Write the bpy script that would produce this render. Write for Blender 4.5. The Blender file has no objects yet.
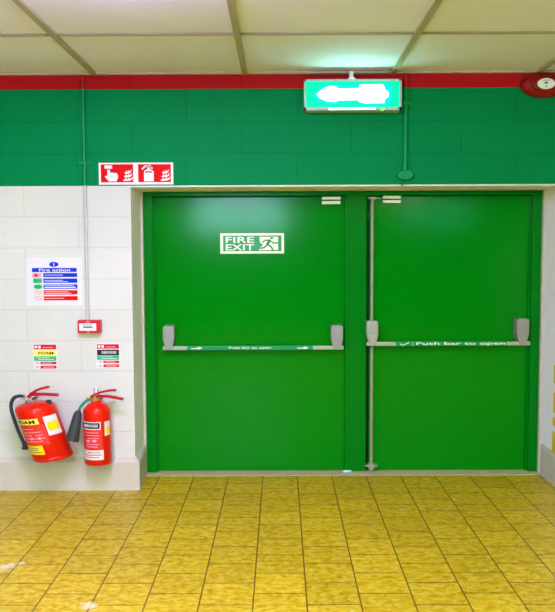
import bpy, bmesh, math, random
from mathutils import Vector, Matrix
random.seed(4)
sc = bpy.context.scene
COL = sc.collection
PI = math.pi

# ------------------------------------------------------------------ camera
F = 763.0
CAM = Vector((0, 0, 1.6))
PITCH, YAW, ROLL = math.radians(4.0), math.radians(0.22), 0.004
R = (Matrix.Rotation(YAW, 3, 'Z') @ Matrix.Rotation(math.radians(90) - PITCH, 3, 'X') @ Matrix.Rotation(-ROLL, 3, 'Z'))
cd = bpy.data.cameras.new('camera')
cd.sensor_fit = 'HORIZONTAL'; cd.sensor_width = 36.0; cd.lens = F / 555 * 36
cam = bpy.data.objects.new('camera', cd); COL.objects.link(cam)
cam.matrix_world = Matrix.Translation(CAM) @ R.to_4x4()
sc.camera = cam


def at(px, py, Y):
    """world point on the vertical plane y = Y seen at a place of the photograph"""
    d = R @ Vector((px - 277.5, 306 - py, -F))
    return CAM + d * ((Y - CAM.y) / d.y)


YS, YW, YF, YD = 5.055, 5.09, 5.46, 5.50      # skirting face, wall face, door frame face, door leaf face
KW = (at(350, 300, YW).x - at(200, 300, YW).x) / 150   # metres per picture unit on the wall
KD = KW * YD / YW
ZC = at(200, 74.6, YW).z
ZRED = at(200, 89, YW).z
ZGRN = at(60, 186, YW).z
XL = (at(129.8, 195, YW).x + at(135.3, 420, YW).x) / 2
XR = (at(543.2, 195, YF).x + at(540.8, 460, YF).x) / 2
ZSOF = at(250, 191.3, YF).z
print('ceiling', ZC, 'opening', XL, XR, ZSOF, 'green', ZGRN, 'red', ZRED, 'floor', at(70, 490, YS).z, at(300, 473, YF).z)


# ------------------------------------------------------------------ materials
def lin(c):
    c = c / 255
    return c / 12.92 if c <= 0.04045 else ((c + 0.055) / 1.055) ** 2.4


def rgb(r, g, b):
    return (lin(r), lin(g), lin(b), 1)


def mat(name, col, rough=0.5, metal=0.0, spec=0.28, var=0.04, scale=30, bump=0.0, coat=0.0):
    m = bpy.data.materials.new(name); m.use_nodes = True
    nt = m.node_tree; b = nt.nodes['Principled BSDF']
    b.inputs['Roughness'].default_value = rough; b.inputs['Metallic'].default_value = metal
    b.inputs['Specular IOR Level'].default_value = spec
    b.inputs['Coat Weight'].default_value = coat
    tc = nt.nodes.new('ShaderNodeTexCoord'); n = nt.nodes.new('ShaderNodeTexNoise')
    n.inputs['Scale'].default_value = scale; n.inputs['Detail'].default_value = 4
    nt.links.new(tc.outputs['Object'], n.inputs['Vector'])
    mx = nt.nodes.new('ShaderNodeMix'); mx.data_type = 'RGBA'
    mx.inputs[6].default_value = tuple(c * (1 - var) for c in col[:3]) + (1,)
    mx.inputs[7].default_value = tuple(min(1, c * (1 + var)) for c in col[:3]) + (1,)
    nt.links.new(n.outputs['Fac'], mx.inputs[0]); nt.links.new(mx.outputs[2], b.inputs['Base Color'])
    if bump:
        bp = nt.nodes.new('ShaderNodeBump'); bp.inputs['Strength'].default_value = bump; bp.inputs['Distance'].default_value = 0.01
        nt.links.new(n.outputs['Fac'], bp.inputs['Height']); nt.links.new(bp.outputs['Normal'], b.inputs['Normal'])
    return m


def emit(name, col, strength):
    m = bpy.data.materials.new(name); m.use_nodes = True
    b = m.node_tree.nodes['Principled BSDF']
    b.inputs['Base Color'].default_value = tuple(min(1, c) * .15 for c in col[:3]) + (1,)
    b.inputs['Specular IOR Level'].default_value = 0.1
    b.inputs['Emission Color'].default_value = col; b.inputs['Emission Strength'].default_value = strength
    return m


def N(nt, t, **kw):
    n = nt.nodes.new(t)
    for k, v in kw.items(): setattr(n, k, v)
    return n


def wall_material(name, side=False):
    """painted blockwork: white below, green above, a red band under the ceiling"""
    m = bpy.data.materials.new(name); m.use_nodes = True
    nt = m.node_tree; L = nt.links.new; b = nt.nodes['Principled BSDF']
    tc = N(nt, 'ShaderNodeTexCoord'); sp = N(nt, 'ShaderNodeSeparateXYZ'); L(tc.outputs['Object'], sp.inputs[0])
    z0 = at(200, 153.3, YW).z
    CH = (at(200, 153.3, YW).z - at(20, 341, YW).z) / 6
    x0 = at(187, 170, YW).x
    ax = N(nt, 'ShaderNodeMath', operation='SUBTRACT'); L(sp.outputs[1 if side else 0], ax.inputs[0]); ax.inputs[1].default_value = x0 - 73.5 * 0.725
    az = N(nt, 'ShaderNodeMath', operation='SUBTRACT'); L(sp.outputs[2], az.inputs[0]); az.inputs[1].default_value = z0 - 41 * CH
    cb = N(nt, 'ShaderNodeCombineXYZ'); L(ax.outputs[0], cb.inputs[0]); L(az.outputs[0], cb.inputs[1])
    br = N(nt, 'ShaderNodeTexBrick'); L(cb.outputs[0], br.inputs['Vector'])
    br.offset = 0.5; br.offset_frequency = 2
    br.inputs['Scale'].default_value = 1.0; br.inputs['Brick Width'].default_value = 0.725; br.inputs['Row Height'].default_value = CH
    br.inputs['Mortar Size'].default_value = 0.005; br.inputs['Mortar Smooth'].default_value = 0.6; br.inputs['Bias'].default_value = 0
    br.inputs['Color1'].default_value = (1, 1, 1, 1); br.inputs['Color2'].default_value = (0.93, 0.93, 0.93, 1); br.inputs['Mortar'].default_value = (0.80, 0.80, 0.80, 1)
    no = N(nt, 'ShaderNodeTexNoise'); no.inputs['Scale'].default_value = 1.7; no.inputs['Detail'].default_value = 6; L(tc.outputs['Object'], no.inputs['Vector'])
    # paint bands
    g1 = N(nt, 'ShaderNodeMath', operation='GREATER_THAN'); L(sp.outputs[2], g1.inputs[0]); g1.inputs[1].default_value = ZGRN
    g2 = N(nt, 'ShaderNodeMath', operation='GREATER_THAN'); L(sp.outputs[2], g2.inputs[0]); g2.inputs[1].default_value = ZRED
    m1 = N(nt, 'ShaderNodeMix', data_type='RGBA'); L(g1.outputs[0], m1.inputs[0])
    m1.inputs[6].default_value = WHITE; m1.inputs[7].default_value = GREENW
    m2 = N(nt, 'ShaderNodeMix', data_type='RGBA'); L(g2.outputs[0], m2.inputs[0]); L(m1.outputs[2], m2.inputs[6]); m2.inputs[7].default_value = REDW
    jm = N(nt, 'ShaderNodeMix', data_type='RGBA', blend_type='MULTIPLY'); jm.inputs[0].default_value = 0.55
    L(m2.outputs[2], jm.inputs[6]); L(br.outputs['Color'], jm.inputs[7])
    nr = N(nt, 'ShaderNodeMapRange'); L(no.outputs['Fac'], nr.inputs[0]); nr.inputs[1].default_value = 0.3; nr.inputs[2].default_value = 0.7; nr.inputs[3].default_value = 0.93; nr.inputs[4].default_value = 1.03
    vm = N(nt, 'ShaderNodeVectorMath', operation='SCALE'); L(jm.outputs[2], vm.inputs[0]); L(nr.outputs[0], vm.inputs['Scale'])
    L(vm.outputs[0], b.inputs['Base Color'])
    b.inputs['Roughness'].default_value = 0.55; b.inputs['Specular IOR Level'].default_value = 0.05
    # bump: joints and the coarse face of the blocks
    n2 = N(nt, 'ShaderNodeTexNoise'); n2.inputs['Scale'].default_value = 26; n2.inputs['Detail'].default_value = 5; L(tc.outputs['Object'], n2.inputs['Vector'])
    ma = N(nt, 'ShaderNodeMath', operation='MULTIPLY'); L(n2.outputs['Fac'], ma.inputs[0]); ma.inputs[1].default_value = 0.25
    mb = N(nt, 'ShaderNodeMath', operation='SUBTRACT'); L(ma.outputs[0], mb.inputs[0]); L(br.outputs['Fac'], mb.inputs[1])
    bp = N(nt, 'ShaderNodeBump'); bp.inputs['Strength'].default_value = 0.35; bp.inputs['Distance'].default_value = 0.006
    L(mb.outputs[0], bp.inputs['Height']); L(bp.outputs['Normal'], b.inputs['Normal'])
    return m


WHITE = rgb(213, 213, 194)
GREENW = rgb(0, 126, 66)
REDW = rgb(174, 22, 26)


def floor_material():
    m = bpy.data.materials.new('quarry_tiles'); m.use_nodes = True
    nt = m.node_tree; L = nt.links.new; b = nt.nodes['Principled BSDF']
    tc = N(nt, 'ShaderNodeTexCoord'); sp = N(nt, 'ShaderNodeSeparateXYZ'); L(tc.outputs['Object'], sp.inputs[0])
    W, LL = 0.2465, 0.2295

    x0 = TX0 - 40 * W; y0 = TY0 - 60 * LL
    ax = N(nt, 'ShaderNodeMath', operation='SUBTRACT'); L(sp.outputs[0], ax.inputs[0]); ax.inputs[1].default_value = x0
    ay = N(nt, 'ShaderNodeMath', operation='SUBTRACT'); L(sp.outputs[1], ay.inputs[0]); ay.inputs[1].default_value = y0
    cb = N(nt, 'ShaderNodeCombineXYZ'); L(ay.outputs[0], cb.inputs[0]); L(ax.outputs[0], cb.inputs[1])
    br = N(nt, 'ShaderNodeTexBrick'); L(cb.outputs[0], br.inputs['Vector']); br.offset = 0.5; br.offset_frequency = 2
    br.inputs['Scale'].default_value = 1; br.inputs['Brick Width'].default_value = LL; br.inputs['Row Height'].default_value = W
    br.inputs['Mortar Size'].default_value = 0.0042; br.inputs['Mortar Smooth'].default_value = 0.25; br.inputs['Bias'].default_value = 0
    br.inputs['Color1'].default_value = (1, 1, 1, 1); br.inputs['Color2'].default_value = (0.86, 0.86, 0.84, 1); br.inputs['Mortar'].default_value = (1, 1, 1, 1)
    mp = N(nt, 'ShaderNodeMapping'); L(tc.outputs['Object'], mp.inputs[0]); mp.inputs['Scale'].default_value = (22, 34, 1)
    n1 = N(nt, 'ShaderNodeTexNoise'); n1.inputs['Scale'].default_value = 1; n1.inputs['Detail'].default_value = 5; n1.inputs['Roughness'].default_value = 0.62
    n1.inputs['Distortion'].default_value = 0.6; L(mp.outputs[0], n1.inputs['Vector'])
    cr = N(nt, 'ShaderNodeValToRGB'); L(n1.outputs['Fac'], cr.inputs[0])
    cr.color_ramp.elements[0].position = 0.36; cr.color_ramp.elements[0].color = FLO[0]
    cr.color_ramp.elements[1].position = 0.62; cr.color_ramp.elements[1].color = FLO[2]
    e = cr.color_ramp.elements.new(0.48); e.color = FLO[1]
    mt = N(nt, 'ShaderNodeMix', data_type='RGBA', blend_type='MULTIPLY'); mt.inputs[0].default_value = 1
    L(cr.outputs[0], mt.inputs[6]); L(br.outputs['Color'], mt.inputs[7])
    mg = N(nt, 'ShaderNodeMix', data_type='RGBA'); L(br.outputs['Fac'], mg.inputs[0]); L(mt.outputs[2], mg.inputs[6]); mg.inputs[7].default_value = rgb(112, 88, 22)
    # pale worn spots where the glaze has chipped
    prev = mg
    for (px, py, r) in ((88, 606, 0.05), (6, 567, 0.06), (22, 563, 0.03), (352, 611, 0.012)):
        d = R @ Vector((px - 277.5, 306 - py, -F)); p = CAM + d * (-CAM.z / d.z)
        vs = N(nt, 'ShaderNodeVectorMath', operation='DISTANCE'); L(tc.outputs['Object'], vs.inputs[0]); vs.inputs[1].default_value = (p.x, p.y, 0)
        ad = N(nt, 'ShaderNodeMath', operation='MULTIPLY_ADD'); L(n1.outputs['Fac'], ad.inputs[0]); ad.inputs[1].default_value = -r * 1.6; L(vs.outputs['Value'], ad.inputs[2])
        mr = N(nt, 'ShaderNodeMapRange'); L(ad.outputs[0], mr.inputs[0]); mr.inputs[1].default_value = -0.3 * r; mr.inputs[2].default_value = 0.1 * r; mr.inputs[3].default_value = 0.6; mr.inputs[4].default_value = 0
        mm = N(nt, 'ShaderNodeMix', data_type='RGBA'); L(mr.outputs[0], mm.inputs[0]); L(prev.outputs[2], mm.inputs[6]); mm.inputs[7].default_value = rgb(214, 208, 170)
        prev = mm
    L(prev.outputs[2], b.inputs['Base Color'])
    b.inputs['Roughness'].default_value = 0.42; b.inputs['Specular IOR Level'].default_value = 0.3
    iv = N(nt, 'ShaderNodeMath', operation='MULTIPLY'); L(br.outputs['Fac'], iv.inputs[0]); iv.inputs[1].default_value = -1
    bp = N(nt, 'ShaderNodeBump'); bp.inputs['Strength'].default_value = 0.5; bp.inputs['Distance'].default_value = 0.003
    L(iv.outputs[0], bp.inputs['Height']); L(bp.outputs['Normal'], b.inputs['Normal'])
    return m


def floor_at(px, py):
    d = R @ Vector((px - 277.5, 306 - py, -F)); return CAM + d * (-CAM.z / d.z)



TX0 = 0.116
TY0 = 4.175
FLO = (rgb(166, 134, 0), rgb(184, 157, 14), rgb(200, 176, 52))

M = dict(
    wall=wall_material('painted_blockwork'), wall_side=wall_material('painted_blockwork_side', True),
    floor=floor_material(),
    reveal=mat('cream_reveal_paint', rgb(246, 240, 236), 0.5, var=0.05, scale=9, bump=0.15),
    skirt=mat('white_skirting_paint', rgb(198, 190, 168), 0.4, var=0.03, scale=5, spec=0.2),
    ceil=mat('ceiling_tile', rgb(232, 234, 248), 0.8, var=0.02, scale=60),
    grid=mat('ceiling_grid', rgb(172, 164, 134), 0.5),
    joint=mat('tile_joint', rgb(140, 130, 100), 0.8),
    door=mat('green_gloss_door', rgb(0, 122, 8), 0.13, var=0.08, scale=2.2, coat=0.0, spec=0.11),
    frame=mat('green_gloss_frame', rgb(0, 114, 16), 0.2, var=0.05, spec=0.08),
    greenpaint=mat('green_conduit_paint', rgb(0, 132, 70), 0.35, spec=0.15),
    dark=mat('shadow_gap_green', rgb(0, 86, 22), 0.6),
    white=mat('white_plastic', rgb(240, 240, 236), 0.35),
    whiteprint=mat('white_print', rgb(228, 227, 218), 0.45, var=0),
    paper=mat('laminated_paper', rgb(217, 217, 206), 0.45, var=0.01),
    red=mat('red_sign_print', rgb(214, 8, 6), 0.5, spec=0.06, var=0.02),
    crimson=mat('crimson_print', rgb(204, 12, 48), 0.5, spec=0.1, var=0.02),
    pink=mat('pink_print', rgb(235, 150, 165), 0.4),
    blue=mat('blue_print', rgb(8, 48, 186), 0.5, spec=0.1, var=0.03),
    sgreen=mat('green_sign_print', rgb(10, 140, 76), 0.3, var=0.02),
    mint=mat('mint_print', rgb(40, 178, 106), 0.35),
    lume=mat('photoluminescent_cream', rgb(236, 240, 196), 0.35, var=0.03),
    yellow=mat('yellow_print', rgb(246, 216, 20), 0.35, var=0.03),
    pyellow=mat('pale_yellow_print', rgb(240, 228, 84), 0.35),
    black=mat('black_print', rgb(24, 24, 26), 0.4),
    grey=mat('grey_print', rgb(90, 92, 92), 0.4),
    redenamel=mat('red_enamel', rgb(214, 26, 2), 0.28, var=0.03, spec=0.25),
    redlabel=mat('red_label_print', rgb(226, 52, 36), 0.4),
    redlever=mat('red_lever_paint', rgb(172, 8, 26), 0.35, spec=0.3),
    brass=mat('brass_valve', rgb(196, 168, 96), 0.3, metal=0.7),
    silver=mat('silver_valve', rgb(196, 194, 184), 0.3, metal=0.6),
    rubber=mat('black_rubber', rgb(40, 46, 50), 0.5),
    horn=mat('black_plastic_horn', rgb(50, 54, 46), 0.55),
    hosegreen=mat('green_hose', rgb(20, 128, 100), 0.4),
    alu=mat('silver_bar_finish', rgb(164, 168, 146), 0.35, metal=0.35),
    case=mat('grey_silver_case', rgb(150, 146, 136), 0.35, metal=0.35),
    chrome=mat('bright_chrome_case', rgb(186, 186, 184), 0.2, metal=0.55),
    sleeve=mat('green_bar_sleeve', rgb(6, 140, 66), 0.35),
    conduit_white=mat('white_conduit', rgb(190, 189, 174), 0.5, spec=0.1),
    bandred=mat('red_band_paint', rgb(170, 22, 26), 0.5, spec=0.15),
    callred=mat('call_point_red', rgb(198, 16, 34), 0.4, spec=0.3),
    rod=mat('dull_silver_rod', rgb(140, 150, 112), 0.4, metal=0.2),
    sounder=mat('red_sounder_plastic', rgb(140, 16, 6), 0.45, spec=0.2),
    sill=mat('concrete_sill', rgb(176, 168, 120), 0.7, var=0.12, scale=20, bump=0.3),
    tape=mat('yellow_tape', rgb(222, 196, 30), 0.4),
    litter=mat('crumpled_white_foil', rgb(200, 230, 240), 0.35),
    exitbox=mat('grey_white_housing', rgb(176, 188, 182), 0.35),
    exitface=emit('exit_face_glow', (0.0, 0.85, 0.42, 1), 1.15),
    exithalo=emit('exit_face_glow_bright', (0.0, 0.95, 0.85, 1), 1.3),
    exitwhite=emit('exit_pictogram_glow', (0.35, 1.0, 0.85, 1), 16.0),
    led=emit('green_led', (0.05, 1.0, 0.05, 1), 6.0),
    lamp=emit('lavender_light_diffuser', (0.86, 0.88, 0.96, 1), 40.0),
    lampnear=emit('violet_light_diffuser', (1.0, 0.84, 1.9, 1), 44.0),
    lampwarm=emit('warm_light_diffuser', (1.0, 0.98, 0.80, 1), 33.0),
    day=emit('daylight_pane', (0.42, 0.88, 1.0, 1), 48.0),
    dim=emit('tinted_pane', (0.1, 1.0, 0.75, 1), 9.0),
    greenwall=mat('plain_green_wall_paint', rgb(0, 120, 60), 0.6, spec=0.15),
)


# ------------------------------------------------------------------ mesh helpers
def put(name, bm, m, parent=None, smooth=False, loc=None):
    me = bpy.data.meshes.new(name)
    bmesh.ops.recalc_face_normals(bm, faces=bm.faces)
    bm.to_mesh(me); bm.free()
    if smooth:
        for p in me.polygons: p.use_smooth = True
        try: me.set_sharp_from_angle(angle=math.radians(40))
        except Exception: pass
    o = bpy.data.objects.new(name, me); COL.objects.link(o)
    for mm in (m if isinstance(m, (list, tuple)) else [m]): me.materials.append(mm)
    if parent: o.parent = parent
    if loc is not None: o.location = loc
    return o


def thing(name, label, cat, loc, group=None):
    o = bpy.data.objects.new(name, None); COL.objects.link(o); o.location = loc
    o.empty_display_size = 0.05
    o['label'] = label; o['category'] = cat
    if group: o['group'] = group
    return o


def tag(o, label, cat, group=None):
    o['label'] = label; o['category'] = cat
    if group: o['group'] = group
    return o


def struct(o, label=None):
    o['kind'] = 'structure'
    if label: o['label'] = label
    return o


def box(bm, x0, x1, y0, y1, z0, z1, bevel=0.0, mi=0):
    b2 = bmesh.new(); bmesh.ops.create_cube(b2, size=1)
    for v in b2.verts:
        v.co = Vector((x0 + (v.co.x + .5) * (x1 - x0), y0 + (v.co.y + .5) * (y1 - y0), z0 + (v.co.z + .5) * (z1 - z0)))
    if bevel > 0:
        bmesh.ops.bevel(b2, geom=list(b2.edges), offset=bevel, segments=2, affect='EDGES', profile=0.7)
    merge(bm, b2, mi)
    return bm


def merge(bm, b2, mi=0):
    mp = {}
    for v in b2.verts: mp[v] = bm.verts.new(v.co)
    for f in b2.faces:
        try: nf = bm.faces.new([mp[v] for v in f.verts]); nf.material_index = mi or f.material_index
        except ValueError: pass
    b2.free()


def prism(bm, pts, yf, t):
    """outline in x,z pushed from y = yf (front) back by t"""
    a = [bm.verts.new((x, yf, z)) for x, z in pts]; b = [bm.verts.new((x, yf + t, z)) for x, z in pts]
    n = len(pts); bm.faces.new(a); bm.faces.new(b[::-1])
    for i in range(n): bm.faces.new((a[i], b[i], b[(i + 1) % n], a[(i + 1) % n]))
    return bm


def ell(cx, cz, rx, rz, n=20):
    return [(cx + rx * math.cos(2 * PI * i / n), cz + rz * math.sin(2 * PI * i / n)) for i in range(n)]


def stroke(bm, pts, w, yf, t, sx=1.0):
    for (x0, z0), (x1, z1) in zip(pts, pts[1:]):
        d = Vector((x1 - x0, z1 - z0)); l = max(d.length, 1e-6); n = Vector((-d.y, d.x)) / l * w / 2
        prism(bm, [(x0 + n.x * sx, z0 + n.y), (x0 - n.x * sx, z0 - n.y), (x1 - n.x * sx, z1 - n.y), (x1 + n.x * sx, z1 + n.y)], yf, t)
    for x, z in pts: prism(bm, ell(x, z, w / 2 * sx, w / 2, 10), yf, t)


def tube(bm, pts, r, n=12, smooth_path=True, caps=True, rx=1.0):
    """round tube along points; r a number or one per point"""
    P = [Vector(p) for p in pts]; RR = r if isinstance(r, (list, tuple)) else [r] * len(P)
    if smooth_path and len(P) > 2:
        Q, S = [], []
        for i in range(len(P) - 1):
            p0 = P[max(i - 1, 0)]; p1 = P[i]; p2 = P[i + 1]; p3 = P[min(i + 2, len(P) - 1)]
            for k in range(6):
                t = k / 6
                Q.append(0.5 * ((2 * p1) + (p2 - p0) * t + (2 * p0 - 5 * p1 + 4 * p2 - p3) * t * t + (3 * p1 - p0 - 3 * p2 + p3) * t ** 3)); S.append(RR[i] * (1 - t) + RR[i + 1] * t)
        Q.append(P[-1]); S.append(RR[-1]); P, RR = Q, S
    rings = []; up = Vector((0, 1, 0.01))
    for i, p in enumerate(P):
        d = (P[min(i + 1, len(P) - 1)] - P[max(i - 1, 0)]).normalized()
        a = d.cross(up)
        if a.length < 1e-3: a = d.cross(Vector((1, 0, 0)))
        a.normalize(); b = d.cross(a)
        rings.append([bm.verts.new(p + a * RR[i] * rx * math.cos(2 * PI * k / n) + b * RR[i] * math.sin(2 * PI * k / n)) for k in range(n)])
    for A, B in zip(rings, rings[1:]):
        for k in range(n): bm.faces.new((A[k], A[(k + 1) % n], B[(k + 1) % n], B[k]))
    if caps: bm.faces.new(rings[0][::-1]); bm.faces.new(rings[-1])
    return bm


def lathe(bm, prof, n=48, cx=0, cy=0, axis='Z', sx=1.0):
    """profile of (radius, height)"""
    rings = []
    for r, h in prof:
        ring = []
        for k in range(n):
            a = 2 * PI * k / n; u, v = max(r, 1e-5) * math.cos(a), max(r, 1e-5) * math.sin(a)
            ring.append(bm.verts.new((cx + u * sx, cy + v, h) if axis == 'Z' else (cx + u * sx, -h, cy + v)))
        rings.append(ring)
    for A, B in zip(rings, rings[1:]):
        for k in range(n): bm.faces.new((A[k], A[(k + 1) % n], B[(k + 1) % n], B[k]))
    bm.faces.new(rings[0][::-1]); bm.faces.new(rings[-1])
    return bm


def text_bm(s, x0, x1, z0, z1, yf, t, heavy=0.0, tol=None):
    """lettering filling a box in x,z, its face at yf"""
    cu = bpy.data.curves.new('t', 'FONT'); cu.body = s; cu.resolution_u = 3; cu.extrude = 0.05; cu.offset = heavy
    o = bpy.data.objects.new('t', cu); COL.objects.link(o)
    dg = bpy.context.evaluated_depsgraph_get(); me = bpy.data.meshes.new_from_object(o.evaluated_get(dg))
    bm = bmesh.new(); bm.from_mesh(me)
    bpy.data.objects.remove(o); bpy.data.curves.remove(cu); bpy.data.meshes.remove(me)
    xs = [v.co.x for v in bm.verts]; ys = [v.co.y for v in bm.verts]
    ax, bx, ay, by = min(xs), max(xs), min(ys), max(ys)
    for v in bm.verts:
        X = x0 + (v.co.x - ax) / (bx - ax) * (x1 - x0); Z = z0 + (v.co.y - ay) / (by - ay) * (z1 - z0)
        Y = yf if v.co.z > 0 else yf + t
        v.co = Vector((X, Y, Z))
    return bm


class Panel:
    """a flat thing fixed on a vertical plane, laid out in its own picture units"""
    def __init__(s, name, label, cat, px, py, Y, group=None):
        s.o = at(px, py, Y); s.k = (at(px + 10, py, Y).x - at(px - 10, py, Y).x) / 20; s.kz = (at(px, py - 10, Y).z - at(px, py + 10, Y).z) / 20
        s.px, s.py = px, py
        s.root = thing(name, label, cat, s.o, group)
    def L(s, px, py): return ((px - s.px) * s.k, (s.py - py) * s.kz)
    def rect(s, bm, x0, y0, x1, y1, d, t):
        a = s.L(x0, y1); b = s.L(x1, y0); box(bm, a[0], b[0], -d, -d + t, a[1], b[1])
    def poly(s, bm, pts, d, t): prism(bm, [s.L(*p) for p in pts], -d, t)
    def stroke(s, bm, pts, w, d, t, sx=1.0): stroke(bm, [s.L(*p) for p in pts], w * s.k, -d, t, sx)
    def ell(s, bm, x, y, rx, ry, d, t): c = s.L(x, y); prism(bm, ell(c[0], c[1], rx * s.k, ry * s.kz), -d, t)
    def text(s, bm, str_, x0, y0, x1, y1, d, t, heavy=0.0):
        a = s.L(x0, y1); b = s.L(x1, y0); merge(bm, text_bm(str_, a[0], b[0], a[1], b[1], -d, t, heavy))


# ------------------------------------------------------------------ the room
X0, X1, Y0 = -4.3, 4.3, -4.6
bm = bmesh.new(); box(bm, X0 - .2, X1 + .2, Y0 - .2, YF + .35, -0.12, 0); struct(put('floor', bm, M['floor']), 'yellow mottled square floor tiles laid with staggered joints')
bm = bmesh.new(); box(bm, X0 - .2, X1 + .2, Y0 - .2, YW + .01, ZC + .012, ZC + .12); struct(put('ceiling', bm, M['ceil']), 'suspended ceiling of large pale tiles')

# ceiling grid: wide bars running towards the doors, thin cross joints
bm = bmesh.new()
gx = [at(px, 74.5, YW).x for px in (94.4, 244.9, 392.8, 538)]
GP = (gx[2] - gx[0]) / 2
xs = [gx[0] - 3 * GP, gx[0] - 2 * GP, gx[0] - GP] + gx + [gx[3] + GP, gx[3] + 2 * GP]
for x in xs:
    if X0 < x < X1: box(bm, x - .018, x + .018, Y0, YW, ZC - .002, ZC + .014)
d = R @ Vector((200 - 277.5, 306 - 35.5, -F)); YJ = (CAM + d * ((ZC - CAM.z) / d.z)).y
TP = GP * 0.96
ys = []; y = YJ
while y > Y0: ys.append(y); y -= TP
for y in ys: box(bm, X0, X1, y - .0065, y + .0065, ZC + .001, ZC + .014, 0, 1)
box(bm, X0, X1, YW - .022, YW, ZC - .001, ZC + .014)
struct(put('trim_1', bm, [M['grid'], M['joint']]), 'grey olive ceiling grid bars between the pale tiles')
print('grid', gx, ys[:3])

# the wall with its deep door opening: one mesh, paint on the face, cream on the reveals
bm = bmesh.new()
YB = YF + 0.3
def quad(pts, mi):
    f = bm.faces.new([bm.verts.new(p) for p in pts]); f.material_index = mi
for yy in (YW, YB):
    for (a, b, c, e) in ((X0, XL, 0, ZC + .1), (XR, X1, 0, ZC + .1), (XL, XR, ZSOF, ZC + .1)):
        quad([(a, yy, c), (b, yy, c), (b, yy, e), (a, yy, e)], 0)
quad([(XL, YW, 0), (XL, YB, 0), (XL, YB, ZSOF), (XL, YW, ZSOF)], 1)
quad([(XR, YB, 0), (XR, YW, 0), (XR, YW, ZSOF), (XR, YB, ZSOF)], 1)
quad([(XL, YW, ZSOF), (XL, YB, ZSOF), (XR, YB, ZSOF), (XR, YW, ZSOF)], 1)
me = bpy.data.meshes.new('wall_front'); bm.to_mesh(me); bm.free()
o = bpy.data.objects.new('wall_front', me); COL.objects.link(o); me.materials.append(M['wall']); me.materials.append(M['reveal'])
struct(o, 'painted block wall, green over white with a red band, around the doorway')
for nm, bx_ in (('wall_left', (X0 - .15, X0, Y0, YW)), ('wall_right', (X1, X1 + .15, Y0, YW)), ('wall_back', (X0, X1, Y0 - .15, Y0))):
    bm = bmesh.new(); box(bm, *bx_, 0, ZC + .1); struct(put(nm, bm, M['greenwall'] if nm == 'wall_back' else M['wall_side']), 'painted block ' + nm.replace('_', ' ') + ' outside the frame')

# high windows in the wall behind the viewer
for i, (xa, xb, za, zb_, mm, lab) in enumerate(((-1.75, .10, 2.02, 2.74, 'day', 'bright high window in the wall behind the viewer'), (2.45, 3.85, 2.1, 2.7, 'dim', 'green tinted high window in the wall behind the viewer'))):
    bm = bmesh.new()
    for q in ((xa - .05, xb + .05, za - .05, za), (xa - .05, xb + .05, zb_, zb_ + .02), (xa - .05, xa, za, zb_), (xb, xb + .05, za, zb_), ((xa + xb) / 2 - .02, (xa + xb) / 2 + .02, za, zb_)): box(bm, q[0], q[1], Y0, Y0 + .05, q[2], q[3])
    wf = struct(put('window_%d' % (i + 1), bm, M['white']), lab)
    bm = bmesh.new(); box(bm, xa, xb, Y0, Y0 + .02, za, zb_); put('pane', bm, M[mm], wf)

# plaster beads where the reveal meets the frame
for i, (xa, xb) in enumerate(((XL, XL + .016), (XR - .016, XR))):
    bm = bmesh.new(); box(bm, xa, xb, YF - .03, YF + .01, 0, ZSOF, .003)
    struct(put('trim_%d' % (i + 2), bm, M['skirt']), ('left' if i == 0 else 'right') + ' white bead where the reveal meets the green frame')

# skirtings that wrap round into the opening, chamfered on top
def skirting(name, path, side):
    hz = at(60, 462.5, YS).z
    P = YW - YS
    prof = [(0.0, 0), (P, 0), (P, hz), (0.004, hz + .03), (0, hz + .03)]
    bm = bmesh.new(); rings = []
    for (x, y, nx, ny) in path:
        rings.append([bm.verts.new((x + nx * p, y + ny * p, z)) for p, z in prof])
    for A, B in zip(rings, rings[1:]):
        for k in range(len(prof)): bm.faces.new((A[k], A[(k + 1) % 5], B[(k + 1) % 5], B[k]))
    bm.faces.new(rings[0]); bm.faces.new(rings[-1][::-1])
    return struct(put(name, bm, M['skirt']))
skirting('baseboard_left', [(X0, YW, 0, -1), (XL, YW, 1, -1), (XL, YF - .005, .45, 0)], 0)['label'] = 'white painted skirting left of the doorway, under the extinguishers'
skirting('baseboard_right', [(XR, YF - .005, -.25, 0), (XR, YW, -.25, -1), (X1, YW, 0, -1)], 1)['label'] = 'white painted skirting right of the doorway'
bm = bmesh.new(); box(bm, XL, XR, YF - .075, YF + .3, 0, .005, .002); struct(put('trim_4', bm, M['sill']), 'dusty concrete sill under the green doors')

# ------------------------------------------------------------------ door frame
def X(px, py=330, Y=YF): return at(px, py, Y).x
ZLT = at(250, 197, YD).z           # top of the leaves
ZLB = 0.007
bm = bmesh.new()
fxl, fxr = X(154.5, 330), X(530.5, 330)
mx0, mx1 = X(345, 330), X(366.5, 330)
box(bm, XL + .001, fxl, YF, YF + .09, .005, ZSOF - .001, .004)
box(bm, fxr, XR - .001, YF, YF + .09, .005, ZSOF - .001, .004)
box(bm, fxl, fxr, YF, YF + .09, ZLT + .004, ZSOF - .001, .004)
box(bm, mx0, mx1, YF + .015, YF + .09, .005, ZLT + .02, .004)
box(bm, fxl - .0, fxl + .014, YF + .018, YF + .09, .005, ZLT, .003)
box(bm, fxr - .014, fxr, YF + .018, YF + .09, .005, ZLT, .003)
struct(put('trim_5', bm, M['frame']), 'green gloss door frame with a centre post')
bm = bmesh.new(); box(bm, XL, XR, YF + .14, YF + .2, 0, ZSOF); struct(put('door_gap_backing', bm, M['dark']), 'added backing in shade green, seen only in the gaps round the doors')  # added sheet, not a wall: its colour is the shade in the door gaps


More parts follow.
